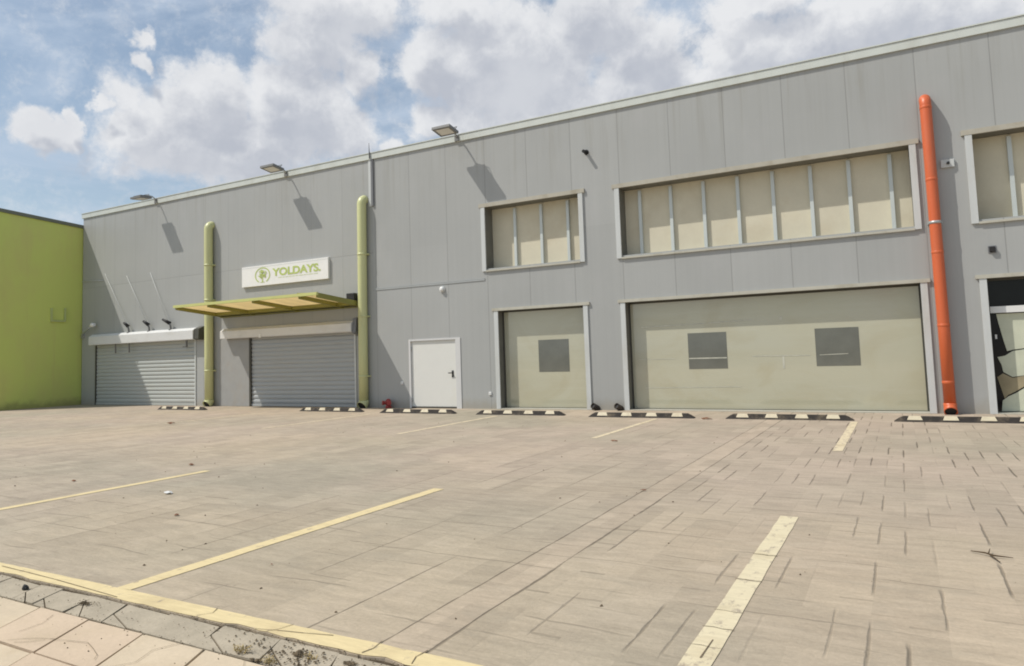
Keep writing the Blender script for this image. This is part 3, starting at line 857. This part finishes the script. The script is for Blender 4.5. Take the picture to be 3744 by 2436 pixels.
MB().box(32.17, 32.31, -.012, -.001, 3.32, 3.47).build('plate', M['conduit'], JB)
BL_ = thing('bulkhead_lamp', (18.53, 0, 3.56), 'round white bulkhead lamp above the white door', 'wall lamp')
MB().tube([(18.53,-.001,3.56),(18.53,-.03,3.56)], .10, 16).build('base', M['trim'], BL_)
MB().tube([(18.53,-.03,3.56),(18.53,-.075,3.56),(18.53,-.10,3.56)], [.085,.07,.03], 16).build('diffuser', M['white'], BL_)
for (x, z, lab) in ((20.09,.44,'small white socket low on the wall beside the narrow shop window'), (16.95,.77,'small white socket low on the wall left of the white door')):
    t = thing('socket', (x, 0, z), lab, 'socket', 'white wall sockets')
    MB().box(x-.045, x+.045, -.03, -.001, z-.045, z+.045).build('cover', M['white'], t, bevel=.006)
    MB().box(x-.02, x+.02, -.034, -.0305, z-.02, z+.02).build('flap', M['trim'], t)
HY = thing('hydrant', (16.5, -.2, 0), 'red twin outlet hydrant at the foot of the wall by the white door', 'hydrant')
MB().tube([(16.5,-.14,0),(16.5,-.14,.06),(16.5,-.14,.07),(16.5,-.14,.25),(16.5,-.14,.29)], [.10,.10,.075,.08,.03], 14).build('body', M['red'], HY)
for s in (-1, 1):
    o_ = MB().tube([(16.5+s*.04,-.16,.17),(16.5+s*.11,-.24,.17)], .055, 12).build('outlet', M['red'], HY)
    MB().tube([(16.5+s*.11,-.24,.17),(16.5+s*.135,-.27,.17)], [.07,.066], 12).build('cap', M['red'], o_)
for (x, lab) in ((23.30,'black pipe stub at the wall foot beside the narrow shop window'), (23.95,'black pipe stub at the wall foot beside the wide shop window')):
    t = thing('pipe_stub', (x, 0, .12), lab, 'pipe', 'black pipe stubs at the wall foot')
    p = MB().tube([(x+.06,-.0,.04),(x+.05,-.09,.07),(x,-.2,.13)], .078, 16, cap=False).build('pipe', M['rubber'], t)
    md = p.modifiers.new('Solidify', 'SOLIDIFY'); md.thickness = .012; md.offset = -1
    MB().tube([(x+.025,-.14,.098),(x+.015,-.165,.112)], .068, 12).build('opening', M['black'], t)

# ------------------------------------------------------------------ wheel stops
def wheel_stop():
    L, Hh, dp = 1.25, .105, .17
    t = thing('wheel_stop', (0, 0, 0), 'x', 'wheel stop', 'wheel stops along the warehouse front')
    b = MB()
    n = 12
    # trapezoid body with sloping ends
    prof = lambda s: [(-dp/2, 0), (-dp/2+.02, .03*s+.005), (-dp/2+.05, Hh*s), (dp/2-.05, Hh*s), (dp/2, .01)]
    xs_ = [(-L, .12), (-L+.10, .75), (-L+.16, 1.0), (L-.16, 1.0), (L-.10, .75), (L, .12)]
    base = len(b.v)
    for x, s in xs_:
        for (y, z) in prof(s): b.v.append(Vector((x, y, z)))
    m = 5
    for i in range(len(xs_)-1):
        for k in range(m-1):
            b.face([base+i*m+k, base+(i+1)*m+k, base+(i+1)*m+k+1, base+i*m+k+1])
    b.face([base+k for k in range(m)]); b.face([base+(len(xs_)-1)*m+k for k in range(m)])
    b.build('body', M['rubber'], t)
    for c in (-.90, -.31, .28, .87):
        w = .10
        r = MB()
        # sits on the sloped front and top, slightly proud, with slanted sides
        y0, z0 = -dp/2+.0195, .037; y1, z1 = -dp/2+.05, Hh
        r.v += [Vector(p) for p in ((c-w-.03,y0-.004,z0),(c+w+.03,y0-.004,z0),(c+w,y1-.003,z1+.004),(c-w,y1-.003,z1+.004),(c-w,dp/2-.055,z1+.004),(c+w,dp/2-.055,z1+.004))]
        r.face([0,1,2,3]); r.face([3,2,5,4])
        r.build('reflector', M['reflector'], t)
    return t
stops = [(8.70,-1.62,'before the narrower shutter by the green building, farthest of the row'),
         (15.38,-1.48,'in front of the second green drainpipe and the wide shutter'),
         (18.68,-1.64,'in front of the white door'),
         (21.90,-1.68,'in front of the narrow shop window'),
         (25.13,-1.86,'between the black pipe stubs and a worn painted line'),
         (28.30,-1.82,'before the middle of the widest whitewashed window'),
         (31.50,-1.85,'before the foot of the orange drainpipe, rightmost')]
ws = wheel_stop()
for i, (x, y, lab) in enumerate(stops):
    o = ws if i == 0 else copy_tree(ws)
    o.location = (x, y, 0); o.rotation_euler.z = R(rng.uniform(-1.2, 1.2))
    o['label'] = 'black rubber wheel stop ' + lab

# ------------------------------------------------------------------ litter and weeds
def lump(name, x, y, sx, sy, sz, m, label, cat, seed, group=None, crumbs=0):
    bm_ = bmesh.new(); r_ = random.Random(seed)
    spots_ = [(0, 0, 1.0)] if not crumbs else []
    for i in range(crumbs):
        q = math.sqrt(r_.random()); a = r_.uniform(0, 6.283)
        spots_.append((q*math.cos(a), q*math.sin(a), r_.uniform(.12, .42)*(1.25-q)))
    for (u, w, k0) in spots_:
        got = bmesh.ops.create_icosphere(bm_, subdivisions=2 if crumbs else 3, radius=1)['verts']
        cs = [Vector((r_.uniform(-1,1), r_.uniform(-1,1), r_.uniform(-1,1))).normalized() for _ in range(8)]
        am = [r_.uniform(-.4, .45) for _ in cs]
        kx = sx if not crumbs else (sx+sy)*.55*k0
        ky = sy if not crumbs else (sx+sy)*.55*k0
        kz = sz if not crumbs else sz*k0*2.2
        for v in got:
            q = v.co.normalized(); k = 1 + sum(a_*max(0, q.dot(c))**5 for a_, c in zip(am, cs)) + r_.uniform(-.1, .1)
            v.co = Vector((q.x*kx*k + (u*sx if crumbs else 0), q.y*ky*k + (w*sy*1.3 if crumbs else 0), max(q.z*kz*k, -kz*.4)))
    me_ = bpy.data.meshes.new(name); bm_.to_mesh(me_); bm_.free(); me_.materials.append(m)
    o = bpy.data.objects.new(name, me_); COL.objects.link(o); o.location = (x, y, sz*.25)
    return tag(o, label, cat, group)
lump('stone', 24.99, -15.02, .026, .02, .026, M['black'], 'lone black stone on the cracked strip left of the parking line', 'stone', 4)
lump('soil_clump', 25.71, -15.03, .045, .016, .013, M['soil'], 'clump of dark soil in a crack below the painted corner', 'soil clump', 9, 'soil clumps in the kerb cracks', 34)
lump('soil_clump', 27.60, -15.02, .04, .022, .016, M['soil'], 'largest clump of soil at the lower edge of the photo', 'soil clump', 12, 'soil clumps in the kerb cracks', 34)
lump('soil_clump', 27.45, -15.17, .045, .012, .009, M['soil'], 'flat dark clump of soil between gutter and pale pavers', 'soil clump', 15, 'soil clumps in the kerb cracks', 34)
lump('soil_clump', 27.93, -14.99, .05, .016, .010, M['soil'], 'dark clump of soil under the yellow line at the lower edge', 'soil clump', 18, 'soil clumps in the kerb cracks', 34)
def weed(x, y, h, n, label, seed):
    r_ = random.Random(seed); t = MB()
    for i in range(n):
        a = r_.uniform(0, 6.28); l = h*r_.uniform(.5, 1.0); o_ = Vector((math.cos(a), math.sin(a), 0))
        p0 = Vector((x + r_.uniform(-.05,.05), y + r_.uniform(-.02,.02), -.01))
        p1 = p0 + o_*l*.35 + Vector((0,0,l*.5)); p2 = p0 + o_*l*.9 + Vector((0,0,l*.62))
        sd = Vector((-o_.y, o_.x, 0))*.003
        b = len(t.v); t.v += [p0-sd, p0+sd, p1+sd*.9, p1-sd*.9, p2]
        t.face([b,b+1,b+2,b+3]); t.face([b+3,b+2,b+4])
    o = t.build('dry_weed', M['straw']); tag(o, label, 'weed', 'dry weeds in the kerb cracks'); return o
weed(27.28, -15.12, .07, 26, 'tuft of straw coloured weed between the cracked strip and the pale pavers', 1)
weed(27.52, -15.15, .05, 30, 'low straw coloured weed right of the taller tuft at the lower edge', 2)
weed(27.67, -15.02, .045, 22, 'dry weed growing around the largest soil clump', 3)
gr_ = MB(); r2 = random.Random(21)
def crumb(x, y, s, z=0):
    b = len(gr_.v); a = r2.uniform(0, 6.28)
    for k in range(4):
        q = s*r2.uniform(.6, 1.2); gr_.v.append(Vector((x + q*math.cos(a + k*1.571), y + q*math.sin(a + k*1.571), z)))
    gr_.v.append(Vector((x + r2.uniform(-.3,.3)*s, y + r2.uniform(-.3,.3)*s, z + s*r2.uniform(.5, 1.1))))
    for k in range(4): gr_.face([b+k, b+(k+1)%4, b+4])
for i in range(900):
    x = r2.uniform(24, 29); t = r2.random()
    if t < .40: y = -14.905 + r2.gauss(0, .010)
    elif t < .62: y = -15.18 + r2.gauss(0, .010)
    elif t < .88: y = r2.uniform(-15.16, -14.91)
    else: y = r2.uniform(-15.6, -15.2)
    crumb(x, y, r2.choice((.0022, .003, .004, .006)), .003)
for i in range(170):
    crumb(27.55 + r2.gauss(0, .22), -15.04 + r2.gauss(0, .055), r2.choice((.003, .005, .008, .010)), .003)
for i in range(90):
    crumb(25.72 + r2.gauss(0, .05), -15.02 + r2.gauss(0, .018), r2.choice((.003, .004, .006)), .003)
for i in range(260):
    crumb(r2.uniform(18, 33), r2.uniform(-14.6, -3), r2.choice((.004, .006, .009, .013)), .002)
tag(gr_.build('grit', M['soil']), None, None, None, 'stuff')
tw = MB()
tw.tube([(30.80,-11.60,.012),(30.88,-11.66,.022),(30.93,-11.70,.018),(31.04,-11.70,.014)], [.003,.006,.006,.002], 6)
tw.tube([(30.90,-11.67,.02),(30.95,-11.85,.014)], [.006,.003], 6); tw.tube([(30.90,-11.67,.02),(30.92,-11.56,.03)], [.005,.002], 6)
tag(tw.build('twig', M['twig']), 'dark forked twig lying on the paving at the right', 'twig')
def leaf(x, y, s, m, label, seed, name='fallen_leaf', cat='leaf', grp='scattered leaves on the car park'):
    r_ = random.Random(seed); t = MB(); a = r_.uniform(0, 6.28)
    n_ = 9; ring_ = []
    for i in range(n_):
        u = 2*math.pi*i/n_; q = s*(.65+.35*abs(math.cos(u)))*r_.uniform(.75, 1.15)
        ring_.append(Vector((x + q*math.cos(u+a), y + .55*q*math.sin(u+a), .008 + .25*s*r_.random())))
    t.v = [Vector((x, y, .01 + .3*s))] + ring_
    for i in range(n_): t.face([0, 1+i, 1+(i+1)%n_])
    return tag(t.build(name, m), label, cat, grp)
leaf(13.6, -5.6, .14, M['leaf'], 'reddish dead leaf far across the paving toward the wide shutter', 5)
leaf(20.88, -10.54, .07, M['leaf'], 'brown leaf near the end of the second parking line', 6)
leaf(23.9, -13.02, .045, M['leaf'], 'brown leaf between the two long parking lines, nearer the camera', 7)
leaf(20.53, -12.12, .05, M['leaf'], 'brown leaf beyond the second parking line at the left', 8)
leaf(26.2, -13.9, .016, M['leaf'], 'tiny brown leaf right of the long parking line', 9)
leaf(27.9, -10.2, .04, M['leaf'], 'brown leaf on the double joint of the paving', 10)
leaf(26.1, -6.2, .07, M['leaf'], 'broad flat brown leaf before the widest whitewashed window', 11)
leaf(26.7, -2.1, .13, M['leaf'], 'dark dead leaf in the gap between two wheel stops', 12)
leaf(22.7, -12.25, .09, M['paper'], 'crumpled white paper scrap on the paving between parking lines', 13, 'paper_scrap', 'paper', None)

# ------------------------------------------------------------------ sky, sun
world = bpy.data.worlds.new('World'); SC.world = world; world.use_nodes = True
wt = NT(world.node_tree)
for n_ in list(world.node_tree.nodes): world.node_tree.nodes.remove(n_)
SUN_TO = Vector((-1.38, -1.0, 2.3)).normalized()
elev = math.asin(SUN_TO.z)
sky = wt.n('ShaderNodeTexSky', sky_type='NISHITA')
sky.sun_disc = False; sky.sun_elevation = elev
sky.sun_rotation = math.atan2(SUN_TO.x, SUN_TO.y) % (2*math.pi)
sky.air_density = 1.0; sky.dust_density = 1.2; sky.ozone_density = 1.0
dirv = wt.n('ShaderNodeNewGeometry').outputs['Incoming']
dn = wt.vm('SCALE', wt.n('ShaderNodeTexCoord').outputs['Generated']); world.node_tree.nodes[-1].inputs['Scale'].default_value = 1.0
dx, dy, dz = wt.xyz(wt.vm('NORMALIZE', dn))
azm = wt.m('MULTIPLY', wt.m('ARCTAN2', dx, dy), 180/math.pi)
elv = wt.m('MULTIPLY', wt.m('ARCSINE', dz), 180/math.pi)
P0 = wt.comb(azm, elv, 0.0)
# cumulus: compass bearing, height above the horizon and half sizes in degrees
CLOUDS = [(-61.61, 16.12, 1.97, 1.24, 1), (-60.55, 17.14, 0.88, 0.96, 1), (-56.09, 22.86, 1.31, 0.95, 1), (-55.91, 21.19, 0.91, 0.63, 0.9), (-58.5, 18.44, 0.7, 0.86, 0.75), (-57.13, 18.94, 1.67, 1.44, 0.55), (-51.61, 19.27, 3.79, 3.0, 1), (-55.72, 17.21, 2.7, 2.36, 0.9), (-53.1, 16.56, 5.91, 2.73, 1), (-44.97, 19.01, 4.92, 3.75, 1), (-47.89, 16.33, 7.27, 2.2, 0.9), (-41.32, 17.59, 3.04, 2.25, 0.8), (-43.4, 24.44, 4.19, 3.26, 1), (-41.84, 27.03, 5.79, 2.59, 1), (-46.58, 21.06, 1.62, 1.82, 0.8), (-40.22, 22.04, 2.06, 2.16, 0.8), (-50.39, 14.3, 7.94, 1.41, 0.6), (-53.98, 14.97, 5.81, 1.83, 0.6), (-27.63, 22.83, 8.82, 4.66, 1), (-34.28, 22.78, 3.35, 2.48, 1), (-31.67, 26.72, 4.64, 1.77, 1), (-16.48, 23.09, 3.89, 2.86, 1), (-20.67, 25.6, 3.84, 3.26, 1), (-34.4, 18.66, 2.1, 1.62, 0.8), (-32.08, 18.48, 3.35, 1.69, 1), (-37.71, 16.86, 1.1, 0.98, 1), (-23.79, 18.99, 6.98, 2.57, 1), (-16.78, 20.66, 4.73, 2.17, 1), (-8.51, 21.71, 4.66, 2.49, 1), (-10.29, 23.76, 1.91, 2.03, 0.7), (-7.99, 24.82, 4.65, 1.55, 0.85), (-1.04, 22.03, 7.19, 3.03, 1), (5.52, 21.51, 4.82, 2.58, 1), (-12.16, 19.81, 2.59, 1.84, 0.9)]
def density(P, det):
    n1 = wt.n('ShaderNodeTexNoise'); wt.l(P, n1.inputs['Vector'])
    n1.inputs['Scale'].default_value = .28; n1.inputs['Detail'].default_value = det; n1.inputs['Roughness'].default_value = .58
    wv = wt.n('ShaderNodeVectorMath', operation='MULTIPLY_ADD')
    sub = wt.vm('SUBTRACT', n1.outputs[1], (.5,.5,.5))
    wt.l(sub, wv.inputs[0]); wv.inputs[1].default_value = (5.2, 3.8, 0); wt.l(P, wv.inputs[2])
    Q = wv.outputs[0]
    acc = None
    for (a, e, ra, re_, wgt) in CLOUDS:
        d = wt.vm('LENGTH', wt.vm('MULTIPLY', wt.vm('SUBTRACT', Q, (a, e, 0)), (1/ra, 1/re_, 0)))
        v = wt.m('MULTIPLY', wt.m('SUBTRACT', 1.15, d), wgt)
        acc = v if acc is None else wt.m('SMOOTH_MAX', acc, v, .18)
    # open sky outside the view carries scattered cumulus of its own
    f = wt.noise(P, .075, 5, .6)
    far = wt.mr(wt.m('ABSOLUTE', wt.m('ADD', azm, 32.0)), 48, 62)
    acc = wt.m('MAXIMUM', acc, wt.m('MULTIPLY', wt.m('SUBTRACT', wt.m('MULTIPLY', f, 3.2), 1.75), far))
    f2 = wt.noise(P, .6, det, .64)
    return wt.m('ADD', acc, wt.m('ADD', wt.m('MULTIPLY', wt.m('SUBTRACT', f2, .5), .68), wt.m('MULTIPLY', wt.m('SUBTRACT', wt.noise(Q, 1.7, 4, .65), .5), .30)))
D0 = density(P0, 6)
Psun = wt.vm('ADD', P0, (-.7, 1.9, 0))
D1 = density(Psun, 3)
cover = wt.mr(D0, -.06, .46)
lit = wt.mr(D1, .0, .85, 1.0, 0.0)
inner = wt.noise(P0, .16, 5, .55)
lit2 = wt.m('ADD', wt.m('MULTIPLY', lit, .8), wt.mr(inner, .35, .68, -.05, .42), clamp=True)
cloud_col = wt.mix(lit2, (5.4, 5.7, 6.4), (8.9, 9.0, 9.2))
cir = wt.noise(wt.scale(P0, (.35, 1.0, 1)), .16, 6, .62, .8)
veil = wt.mr(cir, .34, .68, .15, .8)
blue = wt.mix(veil, wt.mix(1.0, sky.outputs[0], (1.42,1.38,1.25), 'MULTIPLY'), (5.9, 6.9, 8.3))
final = wt.mix(wt.m('MULTIPLY', cover, .97), blue, cloud_col)
bg = wt.n('ShaderNodeBackground'); wt.l(final, bg.inputs['Color']); bg.inputs['Strength'].default_value = .10
wo = wt.n('ShaderNodeOutputWorld'); wt.l(bg.outputs[0], wo.inputs['Surface'])

sl = bpy.data.lights.new('sun', 'SUN'); sl.energy = 4.0; sl.angle = R(.53); sl.color = (1.0, .955, .88)
so_ = bpy.data.objects.new('sun', sl); COL.objects.link(so_)
so_.rotation_euler = (-SUN_TO).to_track_quat('-Z', 'Y').to_euler(); so_.location = (10, -20, 40)

# ------------------------------------------------------------------ camera
cd = bpy.data.cameras.new('camera'); cam = bpy.data.objects.new('camera', cd); COL.objects.link(cam)
right = Vector((0.871093623714829, 0.49009311892954577, -0.03169595402062973))
upv = Vector((0.06481983707230787, -0.05075727573993848, 0.9966052817848092))
fwd = Vector((-0.4868205906135105, 0.8701910328987364, 0.07598209537346816))
mw = Matrix.Identity(4)
for i in range(3):
    mw[i][0], mw[i][1], mw[i][2] = right[i], upv[i], -fwd[i]
mw.translation = (30.45369, -17.84806, 1.53007)
cam.matrix_world = mw
cd.sensor_width = 36; cd.lens = 2605.065/3744*36
cd.shift_x = 47.321/3744; cd.shift_y = -117.603/3744
cd.clip_start = .05; cd.clip_end = 3000
SC.camera = cam

SC.view_settings.view_transform = 'Standard'; SC.view_settings.look = 'None'
SC.view_settings.exposure = -0.12; SC.view_settings.gamma = 1
SC.view_settings.use_curve_mapping = False
SC.cycles.max_bounces = 8
SC.cycles.filter_width = 1.9
